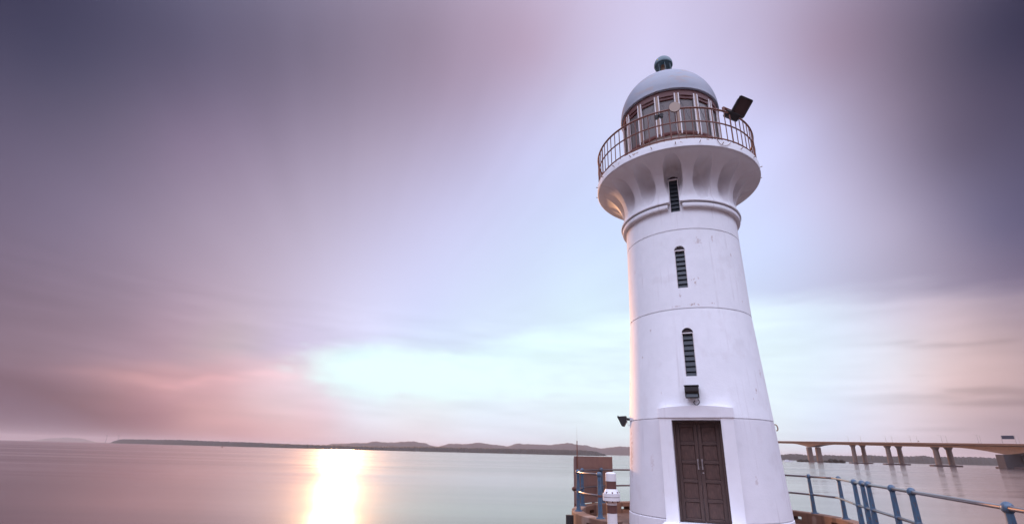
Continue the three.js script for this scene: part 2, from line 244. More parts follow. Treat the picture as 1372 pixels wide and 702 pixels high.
// ------------------------------------------------------------------ far shores and hills
// ridge: [azimuth, elevation of the skyline as seen from the quay in degrees]; dist(az) in metres; a rounded, tree-rough strip of land with depth
const EYE = V(0, 1.35, 13.15);
function ridge(name, line, dist, depth, rough, seed, label, step) {
  const pos = [], uv = [], idx = [], a0 = line[0][0], a1 = line[line.length - 1][0], n = Math.ceil((a1 - a0) / step), rows = 9, rnd = rng(seed);
  const at = (a) => { let k = 0; while (k < line.length - 2 && line[k + 1][0] < a) k++; const [x0, y0] = line[k], [x1, y1] = line[k + 1]; const t = Math.min(1, Math.max(0, (a - x0) / (x1 - x0))); return y0 + (y1 - y0) * (t * t * (3 - 2 * t)); };
  for (let i = 0; i <= n; i++) {
    const a = a0 + (a1 - a0) * i / n, d0 = dist(a), ends = sstep(0, 0.5, a - a0) * sstep(0, 0.5, a1 - a);
    for (let j = 0; j < rows; j++) {
      const t = j / (rows - 1), peak = 0.45, f = t < peak ? Math.pow(Math.sin(t / peak * Math.PI / 2), 0.55) : Math.cos((t - peak) / (1 - peak) * Math.PI / 2);
      const d = d0 + depth * t, top = EYE.y - WATER_Y + (d0 + depth * peak) * Math.tan(at(a) * D2R);
      const nz = (vnoise(a / step / 2.3, j * 1.7, 4096, 64, seed) - 0.5) * 2 + (rnd() - 0.5) * 0.8;
      const y = WATER_Y - 0.5 + Math.max(0, top * f + nz * rough * Math.min(1, f * 1.5)) * (0.15 + 0.85 * ends);
      const q = dirOf(a, 0); pos.push(EYE.x + q.x * d, y, EYE.z + q.z * d); uv.push(a * D2R * d / 300, t * depth / 300);
    }
  }
  for (let i = 0; i < n; i++) for (let j = 0; j < rows - 1; j++) { const a = i * rows + j, b = a + rows; idx.push(a, b, a + 1, b, b + 1, a + 1); }
  const g = new THREE.BufferGeometry(); g.setAttribute('position', new THREE.Float32BufferAttribute(pos, 3)); g.setAttribute('uv', new THREE.Float32BufferAttribute(uv, 2)); g.setIndex(idx); g.computeVertexNormals();
  return struct(obj(name, g, M.forest), label, 'hills');
}
const lerpT = (tab) => (a) => { let k = 0; while (k < tab.length - 2 && tab[k + 1][0] < a) k++; const t = Math.min(1, Math.max(0, (a - tab[k][0]) / (tab[k + 1][0] - tab[k][0]))); return tab[k][1] + (tab[k + 1][1] - tab[k][1]) * t; };
ridge('wooded_shore', [[-58.26, 0.027], [-57.19, 0.308], [-55.33, 0.337], [-52.79, 0.373], [-49.45, 0.342], [-47.54, 0.329], [-44.18, 0.276], [-40.65, 0.255], [-35.42, 0.255], [-28.7, 0.359], [-24.69, 0.346], [-20.88, 0.387], [-17.47, 0.395], [-12.6, 0.402], [-11.21, 0.332], [-10.24, 0.069], [-9.77, -0.073]],
  lerpT([[-58.3, 4200], [-52, 3200], [-47, 2500], [-40, 1900], [-30, 1750], [-9.7, 1700]]), 260, 2.0, 301, 'low dark wooded shore on the left of the tower', 0.03);
ridge('far_hills', [[-42.75, -0.001], [-40.64, 0.168], [-39.4, 0.42], [-36.38, 0.569], [-35.25, 0.773], [-34.11, 0.69], [-31.17, 0.884], [-30.19, 0.732], [-28.74, 0.381], [-27.1, 0.74], [-25.45, 0.733], [-24.23, 0.943], [-22.3, 0.73], [-20.83, 0.616], [-19.89, 0.912], [-16.23, 0.876], [-14.07, 1.111], [-12.59, 0.916], [-10.47, 0.619], [-9.33, 0.751], [-8.68, 0.872], [-6.92, 0.831], [-3.02, 0.757], [2, 0.4], [5, 0]],
  () => 5600, 1000, 4.5, 302, 'pale hazy hills beyond the wooded shore', 0.08);
ridge('far_shore', [[3.0, 0.0], [4.23, 0.18], [7.12, 0.387], [8.88, 0.494], [9.68, 0.388], [11.45, 0.427], [13.28, 0.389], [14.64, 0.497], [15.93, 0.448], [17.31, 0.442], [18.67, 0.54], [19.31, 0.444], [21.81, 0.501], [23.57, 0.467], [24.93, 0.476], [28, 0.45], [33, 0.3], [36, 0]],
  () => 2100, 400, 2.2, 303, 'dark wooded far shore behind the bridge', 0.035);
ridge('headland', [[-63.4, 0.0], [-61.6, 0.24], [-60.9, 0.30], [-60.2, 0.26], [-58.8, 0.0]], () => 12500, 700, 5, 304, 'faint hazy headland on the left horizon', 0.08);

// ------------------------------------------------------------------ the road bridge
const B0 = V(EYE.x + 1160 * Math.sin(10.4 * D2R), 0, EYE.z - 1160 * Math.cos(10.4 * D2R)), B1 = V(EYE.x + 750 * Math.sin(24.3 * D2R), 0, EYE.z - 750 * Math.cos(24.3 * D2R));
const along = new THREE.Vector3().subVectors(B1, B0), SPAN = along.length(); along.normalize(); const across = V(-along.z, 0, along.x);   // across points away from the quay side
if (across.z > 0) across.negate();
const tOf = (az) => { let lo = -400, hi = 1200; for (let i = 0; i < 60; i++) { const m = (lo + hi) / 2, p = B0.clone().addScaledVector(along, m), a = Math.atan2(p.x - EYE.x, -(p.z - EYE.z)) / D2R; if (a < az) lo = m; else hi = m; } return (lo + hi) / 2; };
const deckY = (t) => { const f = t / SPAN; return (EYE.y + 1160 * Math.tan(1.63 * D2R)) * (1 - f) + (EYE.y + 750 * Math.tan(1.525 * D2R)) * f; };
const tP1 = tOf(10.35), tA = tOf(13.98), tB = tOf(16.65), tC = tOf(20.05), tR = tOf(24.6);
{
  const bridge = thing('road_bridge', 'long concrete road bridge on paired piers at the right', 'bridge', [B0.x, WATER_Y, B0.z]);
  const loc = (t, u, y) => V(along.x * t + across.x * u, y - WATER_Y, along.z * t + across.z * u);
  const depthAt = (t) => 4.6 + 6.2 * Math.max(Math.pow(Math.max(0, 1 - Math.abs(t - tP1) / 75), 1.7), Math.pow(Math.max(0, 1 - Math.abs(t - tR) / 75), 1.7));
  const loft = (sec, t0, t1, step) => {
    const pos = [], idx = [], uv = []; let n = 0; const k = sec(t0).length;
    for (let t = t0; t <= t1 + 1e-6; t += step, n++) sec(t).forEach(([u, y], i) => { pos.push(...loc(t, u, y).toArray()); uv.push(t / 30, i / 3); });
    for (let i = 0; i < n - 1; i++) for (let j = 0; j < k; j++) { const a = i * k + j, b = i * k + (j + 1) % k; idx.push(a, a + k, b, b, a + k, b + k); }
    const g = new THREE.BufferGeometry(); g.setAttribute('position', new THREE.Float32BufferAttribute(pos, 3)); g.setAttribute('uv', new THREE.Float32BufferAttribute(uv, 2)); g.setIndex(idx); return toCreasedNormals(g, 0.4);
  };
  obj('girder', loft((t) => { const y = deckY(t), d = depthAt(t); return [[-13.5, y - 0.6], [-13.5, y - 1.6], [-9.6, y - 2.3], [-8.6, y - d], [8.6, y - d], [9.6, y - 2.3], [13.5, y - 1.6], [13.5, y - 0.6]]; }, tP1 - 260, tR + 300, 8), M.concrete, bridge);
  for (const s of [-1, 1]) obj('parapet', loft((t) => { const y = deckY(t); return [[s * 13.2, y - 0.9], [s * 13.85, y - 0.9], [s * 13.85, y + 0.35], [s * 13.2, y + 0.35]]; }, tP1 - 260, tR + 300, 16), M.bridgeRail, bridge);
  const turn = Math.atan2(along.x, along.z);
  const put = (g, t, u, y) => { const p = loc(t, u, y); return g.rotateY(turn).translate(p.x, p.y, p.z); };
  for (const t of [tA, tB, tC]) {
    const top = deckY(t) - 4.6, h = top - WATER_Y;
    for (const u of [-7.6, 7.6]) {
      const col = obj('pier_column', put(mergeGeometries([cyl(3.3, 3.0, h - 3.2, 0, 0, 0, 24)].map((g) => g.toNonIndexed())), t, u, WATER_Y), M.concrete, bridge);
      obj('pier_head', put(new THREE.CylinderGeometry(5.0, 3.05, 3.2, 24).translate(0, 1.6, 0), t, u, top - 3.2), M.concrete, col);
    }
    obj('pile_cap', put(new RoundedBoxGeometry(9, 2.4, 33, 2, 0.4).rotateY(Math.PI / 2).translate(0, 0.6, 0), t, 0, WATER_Y), M.capStone, bridge);
  }
  for (const [t, wa, wc, off, m] of [[tP1, 6.5, 8.5, 8.2, M.concrete], [tR, 11, 16, 8.3, M.pierDark]]) {
    const top = deckY(t) - depthAt(t) + 0.4;
    for (const u of [-off, off]) obj('pier_blade', put(new RoundedBoxGeometry(wc, top - WATER_Y, wa, 2, 0.5).translate(0, (top - WATER_Y) / 2, 0), t, u, WATER_Y), m, bridge);
    obj('pile_cap', put(new RoundedBoxGeometry(38, 2.6, 20, 2, 0.5).rotateY(Math.PI / 2).translate(0, 0.5, 0), t, 0, WATER_Y), M.capStone, bridge);
  }
  // lamp posts along the deck
  const words = ['nearest the tower', 'second out from the tower', 'third out from the tower', 'fourth out from the tower', 'fifth out from the tower', 'sixth out from the tower', 'seventh out from the tower', 'above the last round pier pair', 'between the last round piers and the sign', 'just left of the sign gantry', 'just right of the sign gantry'];
  [13.35, 15.04, 16.71, 16.98, 18.51, 18.82, 20.53, 21.0, 22.72, 23.38, 25.02].forEach((az, i) => {
    const t = tOf(az), p = B0.clone().addScaledVector(along, t).addScaledVector(across, i % 2 ? -13.4 : 0), y = deckY(t) + 0.35;
    const o = thing('street_lamp', 'slender street lamp on the bridge deck, ' + words[i], 'street lamp', [p.x, y, p.z], 'street lamps along the bridge');
    obj('post', cyl(0.2, 0.12, 8.6, 0, 0, 0, 8), M.lampSteel, o);
    obj('arm', bar(V(0, 8.5, 0), V(-2.2, 9.1, -0.4), 0.06, 6), M.lampSteel, o);
    obj('lamp_head', box(0.9, 0.14, 0.3, -2.5, 9.12, -0.45), M.lampSteel, o);
  });
  {
    const t = tOf(24.42), p = B0.clone().addScaledVector(along, t), y = deckY(t), g = thing('sign_gantry', 'dark road sign panel on two posts over the bridge', 'road sign', [p.x, y + 0.3, p.z]);
    g.rotation.y = -24 * D2R;
    for (const x of [-5.2, 5.2]) obj('post', cyl(0.28, 0.25, 8.6, x, 0, 0, 8), M.lampSteel, g);
    obj('sign_panel', rbox(9.6, 3.6, 0.3, 0, 6.6, 0.4, 0.05), M.signFace, g);
    obj('crossbeam', box(10.8, 0.4, 0.4, 0, 7.2, 0), M.lampSteel, g);
  }
  {
    const t = tOf(19.35), p = B0.clone().addScaledVector(along, t).addScaledVector(across, -13), s = thing('traffic_cone_sign', 'tiny dark red sign standing on the bridge parapet', 'sign', [p.x, deckY(t) + 0.35, p.z]);
    obj('post', cyl(0.09, 0.09, 1.4, 0, 0, 0, 6), M.rust, s); obj('plate', new THREE.ConeGeometry(0.6, 2.0, 6).translate(0, 2.2, 0), M.rust, s);
  }
}
// bushy islets at the foot of the bridge
function islet(az, dist, half, h, seed, label) {
  const q = dirOf(az, 0), o = thing('islet', label, 'islet', [EYE.x + q.x * dist, WATER_Y - 0.2, EYE.z + q.z * dist]), rnd = rng(seed), parts = [];
  for (let i = 0; i < 46; i++) {
    const t = rnd() * 2 - 1, e = Math.sqrt(1 - t * t * 0.9), r = (0.35 + 0.5 * rnd()) * h * 0.55 * (0.35 + e * 0.65);
    const g = new THREE.IcosahedronGeometry(r, 2), p = g.attributes.position;
    for (let k = 0; k < p.count; k++) { const x = p.getX(k), y = p.getY(k), z = p.getZ(k), f = 0.78 + 0.45 * vnoise(x / r * 2 + i * 7, y / r * 2 + z / r * 2.3, 997, 997, seed); p.setXYZ(k, x * f * 1.3, y * f, z * f); }
    g.computeVertexNormals(); parts.push(g.translate(t * half * q.z * -1, r * 0.3 + rnd() * h * 0.45 * e, t * half * q.x + (rnd() - 0.5) * 8));
  }
  obj('bushes', parts, M.forest, o); obj('mud_bank', new THREE.SphereGeometry(1, 24, 12).scale(half * 1.15, 0.7, 7).rotateY(-az * D2R), M.capStone, o);
}
islet(11.9, 1085, 16, 7, 401, 'dark bushy islet just right of the left bridge pier');
islet(9.3, 1090, 9, 6, 402, 'small dark bushy islet just left of the left bridge pier');
islet(7.1, 1090, 6, 5, 403, 'low dark bank between the tower and the white boat');
{
  const q = dirOf(7.95, 0), o = thing('motor_boat', 'small white motor boat by the tower, below the bridge', 'boat', [EYE.x + q.x * 1040, WATER_Y, EYE.z + q.z * 1040]);
  const sh = new THREE.Shape([[-6, 0.2], [6.2, 0.2], [8, 1.7], [-6.4, 1.5]].map(([x, y]) => new THREE.Vector2(x, y)));
  obj('hull', new THREE.ExtrudeGeometry(sh, { depth: 3, bevelEnabled: true, bevelSize: 0.3, bevelThickness: 0.5, bevelSegments: 2 }).translate(0, 0, -1.5), M.hull, o);
  obj('cabin', rbox(5, 1.5, 2.4, -1, 2.5, 0, 0.4), M.hull, o); obj('window', box(4.2, 0.5, 2.46, -0.9, 2.75, 0), M.louvre, o); obj('mast', cyl(0.06, 0.04, 2.6, -2, 3.2, 0, 6), M.lampSteel, o);
}
{
  const q = dirOf(-49.54, 0), o = thing('buoy', 'tiny dark channel buoy off the left wooded shore', 'buoy', [EYE.x + q.x * 1250, WATER_Y, EYE.z + q.z * 1250]);
  obj('float', new THREE.CylinderGeometry(1.5, 1.2, 1.2, 16).translate(0, 0.4, 0), M.rust, o); obj('cage', cyl(0.9, 0.25, 2.2, 0, 1.0, 0, 6), M.rust, o);
}
for (const [az, h, l] of [[-58.39, 48, 'faint thin mast at the left tip of the wooded shore'], [-57.58, 50, 'faint thin mast right of the other on the wooded shore']]) {
  const q = dirOf(az, 0), o = thing('mast', l, 'mast', [EYE.x + q.x * 4150, WATER_Y, EYE.z + q.z * 4150], 'masts on the far left shore');
  obj('pole', cyl(1.1, 0.5, h, 0, 0, 0, 6), M.pierDark, o); obj('jib', bar(V(0, h * 0.8, 0), V(-10, h, 4), 0.5, 5), M.pierDark, o);
}

// ------------------------------------------------------------------ the quay: round platform, parapet, jetty
const DECK = -0.16;
{
  const g = mergeGeometries([new THREE.CylinderGeometry(3.16, 3.16, 0.6, 96).translate(0, DECK - 0.3, 0).toNonIndexed(), new THREE.CylinderGeometry(2.6, 2.6, 3.6, 64).translate(0, DECK - 2.4, 0).toNonIndexed()]);
  struct(obj('round_platform', g, M.floor), 'round stained concrete platform under the lighthouse', 'platform');
  struct(obj('jetty', box(5.9, 0.5, 14, 0.05, DECK - 0.254, 9.6), M.floor), 'concrete jetty leading to the lighthouse', 'jetty');
  const ring = revolve([[2.88, DECK], [3.14, DECK], [3.14, 0.095], [3.125, 0.11], [2.895, 0.11], [2.88, 0.095], [2.88, DECK]], 160, 34, 326, 0.3);
  // close the two ends
  const caps = [34, 326].map((a, i) => { const q = [polar(a, 2.88, DECK), polar(a, 3.14, DECK), polar(a, 3.14, 0.11), polar(a, 2.88, 0.11)], o = i ? [0, 1, 2, 0, 2, 3] : [0, 2, 1, 0, 3, 2], p = []; for (const k of o) p.push(...q[k].toArray()); const c = new THREE.BufferGeometry(); c.setAttribute('position', new THREE.Float32BufferAttribute(p, 3)); c.setAttribute('uv', new THREE.Float32BufferAttribute(new Array(12).fill(0.1), 2)); c.computeVertexNormals(); return c; });
  const slots = []; for (const a of [-48, -74, -101, -131.5, -160, 160, 133, 108, 84, 60]) slots.push(box(0.30, 0.085, 0.6, 0, 0, 3.01).translate(0, -0.042, 0).rotateY(a * D2R));
  const w = obj('parapet_wall', cut(mergeGeometries([ring, ...caps]), slots), M.brown);
  tag(w, 'low curved rust-brown parapet with drain slots round the tower', 'wall');
  const kerb = obj('jetty_kerb', rbox(0.26, 0.27, 12.6, 2.82, DECK + 0.135 + 0.002, 8.95, 0.015), M.brown);
  tag(kerb, 'low brown kerb under the blue jetty railing', 'kerb');
}
// blue stanchions with ball joints and pipe rails
const RAIL_R = 3.0, TOP = 0.945, MID = 0.53, FOOT = 0.11;
function stanchion(parent, x, z, rusty) {
  const h = TOP - FOOT, p = obj('post', [cyl(0.05, 0.036, h - 0.02, 0, FOOT, 0, 14), cyl(0.095, 0.09, 0.022, 0, FOOT, 0, 18), cyl(0.058, 0.052, 0.05, 0, FOOT + 0.02, 0, 14)].map((g) => g.translate(x, 0, z)), M.blue, parent);
  obj('joint', new THREE.SphereGeometry(0.057, 14, 10).scale(1, 1.05, 1).translate(x, TOP, z), M.blue, p);
  obj('joint', new THREE.SphereGeometry(0.05, 14, 10).translate(x, MID, z), rusty ? M.rust : M.blue, p);
}
{
  const r = thing('round_railing', 'blue post and pipe railing round the lighthouse platform', 'railing', [0, FOOT, 0]), azs = [-44.5, -70, -94, -116, -142, -166, 168, 146, 124, 103];
  const p3 = V(2.8, 0, 1.14);
  azs.forEach((a, i) => { const q = polar(a, RAIL_R, 0); stanchion(r, q.x, q.z, i === 0); });
  for (const y of [TOP, MID]) { const pts = []; for (let a = -44.5; a >= -257; a -= 6) pts.push(polar(a, RAIL_R, y)); pts.push(V(p3.x, y, p3.z)); obj(y === TOP ? 'top_rail' : 'middle_rail', tube(pts, 0.023, 10, 160), M.pipe, r); }
  obj('clamp', [new THREE.SphereGeometry(0.05, 12, 8).translate(...polar(-72, 3.09, 0.57).toArray()), bar(polar(-71, 3.0, 0.57), polar(-72, 3.09, 0.57), 0.025, 8)], M.rust, r);
  for (const m of r.children) { m.geometry.translate(0, -FOOT, 0); for (const c of m.children) c.geometry.translate(0, -FOOT, 0); }
  const j = thing('jetty_railing', 'straight blue post and pipe railing running towards the right corner', 'railing', [2.8, FOOT, 1.14]);
  const zs = [1.14, 1.68, 2.06, 3.3, 4.12, 6.6, 9.0, 11.5]; zs.forEach((z) => stanchion(j, 2.8, z));
  for (const y of [TOP, MID]) obj(y === TOP ? 'top_rail' : 'middle_rail', bar(V(2.8, y, 1.0), V(2.8, y, 14), 0.024, 12), M.pipe, j);
  for (const m of j.children) { m.geometry.translate(-2.8, -FOOT, -1.14); for (const c of m.children) c.geometry.translate(-2.8, -FOOT, -1.14); }
}
{
  const o = thing('bollard', 'white pipe bollard with brown bands and a flanged collar', 'bollard', [-1.48, DECK, 4.37]), y = (v) => v - DECK;
  const b = (n, r, y0, y1, m, r1 = r) => obj(n, new THREE.CylinderGeometry(r1, r, y1 - y0, 28).translate(0, y((y0 + y1) / 2), 0), m, o);
  b('shaft', 0.082, DECK, 0.452, M.white); b('brown_band', 0.0835, 0.452, 0.575, M.brownPaint); b('neck', 0.085, 0.575, 0.615, M.white);
  b('lower_flange', 0.142, 0.640, 0.690, M.white); b('upper_flange', 0.142, 0.698, 0.75, M.white); b('flange_gasket', 0.132, 0.690, 0.698, M.rust); b('collar', 0.105, 0.615, 0.640, M.white, 0.132); b('collar', 0.132, 0.75, 0.815, M.white, 0.094);
  b('brown_band', 0.086, 0.815, 0.935, M.brownPaint); b('cap', 0.089, 0.935, 1.045, M.white);
  obj('cap_dome', new THREE.SphereGeometry(0.089, 24, 8, 0, 6.2832, 0, Math.PI / 2).scale(1, 0.35, 1).translate(0, y(1.045), 0), M.white, o);
  for (let k = 0; k < 8; k++) { const a = k * 45 * D2R + 0.3; obj('bolt', new THREE.CylinderGeometry(0.013, 0.013, 0.16, 6).translate(0.12 * Math.sin(a), y(0.695), 0.12 * Math.cos(a)), M.rust, o); }
}
{
  const a = V(-3.24, 0, -0.4), b = V(-2.5, 0, -1.95), len = a.distanceTo(b), o = thing('sign_board', 'large plain brown board mounted behind the round railing', 'board', [(a.x + b.x) / 2, 0.13, (a.z + b.z) / 2]);
  o.rotation.y = -Math.atan2(b.z - a.z, b.x - a.x);
  obj('panel', rbox(len, 1.16, 0.05, 0, 0.58, 0, 0.008), M.board, o);
  for (const x of [-0.5, 0, 0.5]) obj('batten', box(0.06, 1.28, 0.05, x * len * 0.9, 0.46, -0.052), M.railBrown, o);
  obj('rod', cyl(0.013, 0.012, 1.55, -len / 2 + 0.07, 0, 0.04, 8), M.railBrown, o); obj('aerial', cyl(0.003, 0.002, 0.36, -len / 2 + 0.07, 1.55, 0.04, 6), M.lampSteel, o);
}
tag(obj('fender_pile', new THREE.CylinderGeometry(0.085, 0.085, 3.5, 16).translate(-2.86, 0.09 - 1.75, 1.70), M.pile), 'short black pile outside the left end of the parapet', 'pile');

// ------------------------------------------------------------------ the lighthouse
const tower = thing('lighthouse', 'white round lighthouse with a grey dome and railed balcony', 'lighthouse', [0, DECK, 0]);
const FRONT = -2;                                                     // azimuth of the door and windows
const wallR = (h) => { const p = [[-0.2, 1.785], [0.12, 1.766], [2.135, 1.661], [4.632, 1.517], [6.7, 1.487], [7.6, 1.478]]; let k = 0; while (k < p.length - 2 && p[k + 1][0] < h) k++; const t = (h - p[k][0]) / (p[k + 1][0] - p[k][0]); return p[k][1] + (p[k + 1][1] - p[k][1]) * t; };
const front = (g) => g.rotateY(FRONT * D2R);
function section(h0, h1, off = 0) { const c = 0.014, pts = [[0, h0], [wallR(h0) + off - 0.022, h0], [wallR(h0) + off - 0.02, h0 + 0.004], [wallR(h0) + off, h0 + c]]; for (let k = 1; k < 6; k++) { const h = h0 + (h1 - h0) * k / 6; pts.push([wallR(h) + off, h]); } pts.push([wallR(h1) + off, h1 - c], [wallR(h1) + off - 0.02, h1 - 0.004], [wallR(h1) + off - 0.022, h1], [0, h1]); return revolve(pts, 144); }
function archTool(w, y0, spring, z0, z1) { const s = new THREE.Shape(); s.moveTo(-w, y0); s.lineTo(w, y0); s.lineTo(w, spring); s.absarc(0, spring, w, 0, Math.PI, false); s.lineTo(-w, y0); return front(new THREE.ExtrudeGeometry(s, { depth: z1 - z0, bevelEnabled: false, curveSegments: 16 }).translate(0, 0, z0)); }
const doorTool = front(box(1.0, 2.2, 1.2, 0, 0.99, 1.40 + 0.6));
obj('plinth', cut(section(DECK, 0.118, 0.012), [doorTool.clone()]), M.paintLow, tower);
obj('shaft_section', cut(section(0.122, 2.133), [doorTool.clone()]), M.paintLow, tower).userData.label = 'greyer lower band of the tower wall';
obj('shaft_section', cut(section(2.137, 4.63), [archTool(0.128, 3.035, 4.03, 1.36, 2)]), M.paint, tower);
obj('shaft_section', cut(section(4.634, 6.698), [archTool(0.128, 5.15, 6.13, 1.32, 2)]), M.paint, tower);
const win3 = () => archTool(0.125, 7.21, 8.16, 1.30, 2.2);
obj('shaft_section', cut(section(6.702, 7.43), [win3()]), M.paint, tower);
// door surround: jambs and a shallow arched lintel that follow the wall
const slabZ = (shape, z0, z1) => { const g = front(new THREE.ExtrudeGeometry(shape, { depth: z1 - z0 - 0.012, bevelEnabled: true, bevelSize: 0.006, bevelThickness: 0.006, bevelSegments: 2, curveSegments: 20 }).translate(0, 0, z0 + 0.006)), p = g.attributes.position, uv = g.attributes.uv; for (let i = 0; i < p.count; i++) uv.setXY(i, 0.5 + p.getX(i) / 10.4, p.getY(i) / 12.8); return g; };
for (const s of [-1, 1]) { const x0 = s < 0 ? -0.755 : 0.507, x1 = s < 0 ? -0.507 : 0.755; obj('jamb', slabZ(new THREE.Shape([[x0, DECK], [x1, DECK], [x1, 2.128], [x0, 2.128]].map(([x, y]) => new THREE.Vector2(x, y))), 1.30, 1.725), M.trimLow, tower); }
{ const s = new THREE.Shape(); s.moveTo(-0.77, 2.14); s.lineTo(0.77, 2.14); s.lineTo(0.77, 2.33); s.quadraticCurveTo(0, 2.44, -0.77, 2.33); s.lineTo(-0.77, 2.14); obj('lintel', slabZ(s, 1.28, 1.745), M.trimLow, tower); }
obj('soffit', front(box(1.014, 0.04, 0.36, 0, 2.11, 1.53)), M.trim, tower);
obj('doorstep', front(rbox(1.62, 0.24, 1.0, 0, -0.042, 2.0, 0.02)), M.trim, tower);
// double door
{
  const fr = sub('door_frame', tower), DZ = 1.43;
  for (const x of [-0.475, 0.475]) obj('frame_post', front(box(0.05, 2.0, 0.10, x, 1.08, DZ + 0.02)), M.wood, fr);
  obj('frame_head', front(box(0.9, 0.05, 0.10, 0, 2.056, DZ + 0.02)), M.wood, fr);
  for (const s of [-1, 1]) {
    const d = sub('door_leaf', tower), w = 0.447, cx = s * 0.2265, rows = 5, y0 = 0.085, y1 = 2.028, H = (y1 - y0);
    obj('board', front(box(w, H, 0.03, cx, (y0 + y1) / 2, DZ - 0.02)), M.wood, d);
    for (const x of [-1, 1]) obj('stile', front(rbox(0.075, H, 0.05, cx + x * (w / 2 - 0.0375), (y0 + y1) / 2, DZ + 0.005, 0.006)), M.wood, d);
    for (let k = 0; k <= rows; k++) { const y = y0 + 0.035 + (H - 0.07) * k / rows; obj('cross_rail', front(rbox(w - 0.15, 0.07, 0.046, cx, y, DZ + 0.005, 0.006)), M.wood, d); }
    for (let k = 0; k < rows; k++) { const y = y0 + 0.035 + (H - 0.07) * (k + 0.5) / rows; obj('panel', front(rbox(w - 0.165, H / rows - 0.086, 0.016, cx, y, DZ - 0.002, 0.007)), M.woodPanel, d); }
    obj('handle', [bar(V(s * 0.042, 1.10, DZ + 0.085), V(s * 0.042, 1.30, DZ + 0.085), 0.011), bar(V(s * 0.042, 1.12, DZ + 0.03), V(s * 0.042, 1.12, DZ + 0.09), 0.010), bar(V(s * 0.042, 1.28, DZ + 0.03), V(s * 0.042, 1.28, DZ + 0.09), 0.010), box(0.03, 0.05, 0.008, s * 0.042, 1.12, DZ + 0.034), box(0.03, 0.05, 0.008, s * 0.042, 1.28, DZ + 0.034)].map(front), M.steel, d);
    if (s > 0) obj('lock', front(new THREE.CylinderGeometry(0.017, 0.017, 0.02, 14).rotateX(Math.PI / 2).translate(0.045, 1.03, DZ + 0.04)), M.steel, d);
  }
}
// louvre windows
function louvreWindow(y0, spring, zWall, n, w) {
  const g = sub('louvre_window', tower), z = zWall;
  obj('backing', front(box(2 * w, spring - y0 + w, 0.02, 0, (y0 + spring + w) / 2 - 0.004, z - 0.14)), M.backing, g);
  for (const s of [-1, 1]) obj('frame_side', front(box(0.016, spring - y0, 0.05, s * (w - 0.008), (y0 + spring) / 2, z - 0.03)), M.fin, g);
  obj('transom', front(box(2 * w - 0.034, 0.022, 0.06, 0, spring - 0.004, z - 0.025)), M.fin, g);
  const sh = new THREE.Shape(); sh.absarc(0, 0, w - 0.004, 0, Math.PI, false); obj('arch_pane', front(new THREE.ExtrudeGeometry(sh, { depth: 0.012, bevelEnabled: false, curveSegments: 14 }).translate(0, spring + 0.008, z - 0.09)), M.archGlass, g);
  const pitch = (spring - y0 - 0.02) / n;
  for (let k = 0; k < n; k++) obj('slat', front(box(2 * w - 0.038, pitch * 1.42, 0.007).rotateX(-0.3).translate(0, y0 + 0.01 + pitch * (k + 0.5), z - 0.055)), M.louvre, g);
}
louvreWindow(3.037, 4.03, wallR(3.55), 8, 0.128); louvreWindow(5.152, 6.13, wallR(5.65), 8, 0.128); louvreWindow(7.212, 8.16, 1.475, 8, 0.125);
// the string course under the bowl, broken by the top window
for (const [r, h0, h1] of [[1.586, 7.29, 7.40]]) {
  const e = (h1 - h0) / 2, pts = [[1.42, h0]]; for (let k = 0; k <= 8; k++) { const a = -Math.PI / 2 + Math.PI * k / 8; pts.push([r - e * 0.5 + e * 0.5 * Math.pow(Math.abs(Math.cos(a)), 0.35), h0 + e + e * Math.sin(a)]); } pts.push([1.42, h1], [1.42, h0]);
  obj('string_course', revolve(pts, 144, FRONT + 6.6, FRONT + 353.4, 0.5), M.trim, tower);
}
// the bowl under the balcony, with fourteen niches
{
  const prof = [[0, 7.432], [1.612, 7.432], [1.62, 7.44], [1.615, 7.47], [1.59, 7.53], [1.558, 7.60], [1.538, 7.66], [1.530, 7.72]]; for (let k = 1; k <= 20; k++) { const a = k / 20 * Math.PI / 2; prof.push([1.53 + 0.702 * (1 - Math.cos(a)), 7.72 + 0.88 * Math.sin(a)]); } prof.push([0, 8.601]);
  const tools = [], R = 0.235, mk = (az) => {
    const pts = [], sph = new THREE.SphereGeometry(R, 24, 16).attributes.position;
    for (const [r, h] of [[1.715, 7.70], [1.42, 8.363], [2.0, 7.70], [2.0, 8.363]]) for (let k = 0; k < sph.count; k++) pts.push(V(sph.getX(k), sph.getY(k) + h, sph.getZ(k) + r));
    let g = new ConvexGeometry(pts); g.deleteAttribute('normal'); g = mergeVertices(g, 1e-4); g.computeVertexNormals(); g = g.toNonIndexed(); const uv = [], p = g.attributes.position; for (let i = 0; i < p.count; i++) uv.push(0.5 + p.getX(i) / 10, p.getY(i) / 12.8); g.setAttribute('uv', new THREE.Float32BufferAttribute(uv, 2)); return g.rotateY(az * D2R);
  };
  for (let k = 0; k < 14; k++) tools.push(mk(FRONT + 0.8 + k * 360 / 14));
  tools.push(win3());
  obj('cornice', cut(revolve(prof, 168), tools), M.paint, tower);
}
obj('balcony_slab', revolve([[0, 8.605], [2.245, 8.605], [2.262, 8.622], [2.262, 8.812], [2.245, 8.83], [0, 8.83]], 144), M.trim, tower);
for (let k = 0; k < 24; k++) { const az = 2.6 + k * 15; obj('peg', bar(polar(az, 2.25, 8.71), polar(az, 2.325, 8.725), 0.011, 6), M.tan, tower); }
obj('cable', tube([polar(29, 2.268, 8.83), polar(30.5, 2.275, 8.70), polar(33, 2.28, 8.655), polar(36.5, 2.275, 8.70), polar(39, 2.268, 8.80)], 0.006, 6), M.tan, tower);
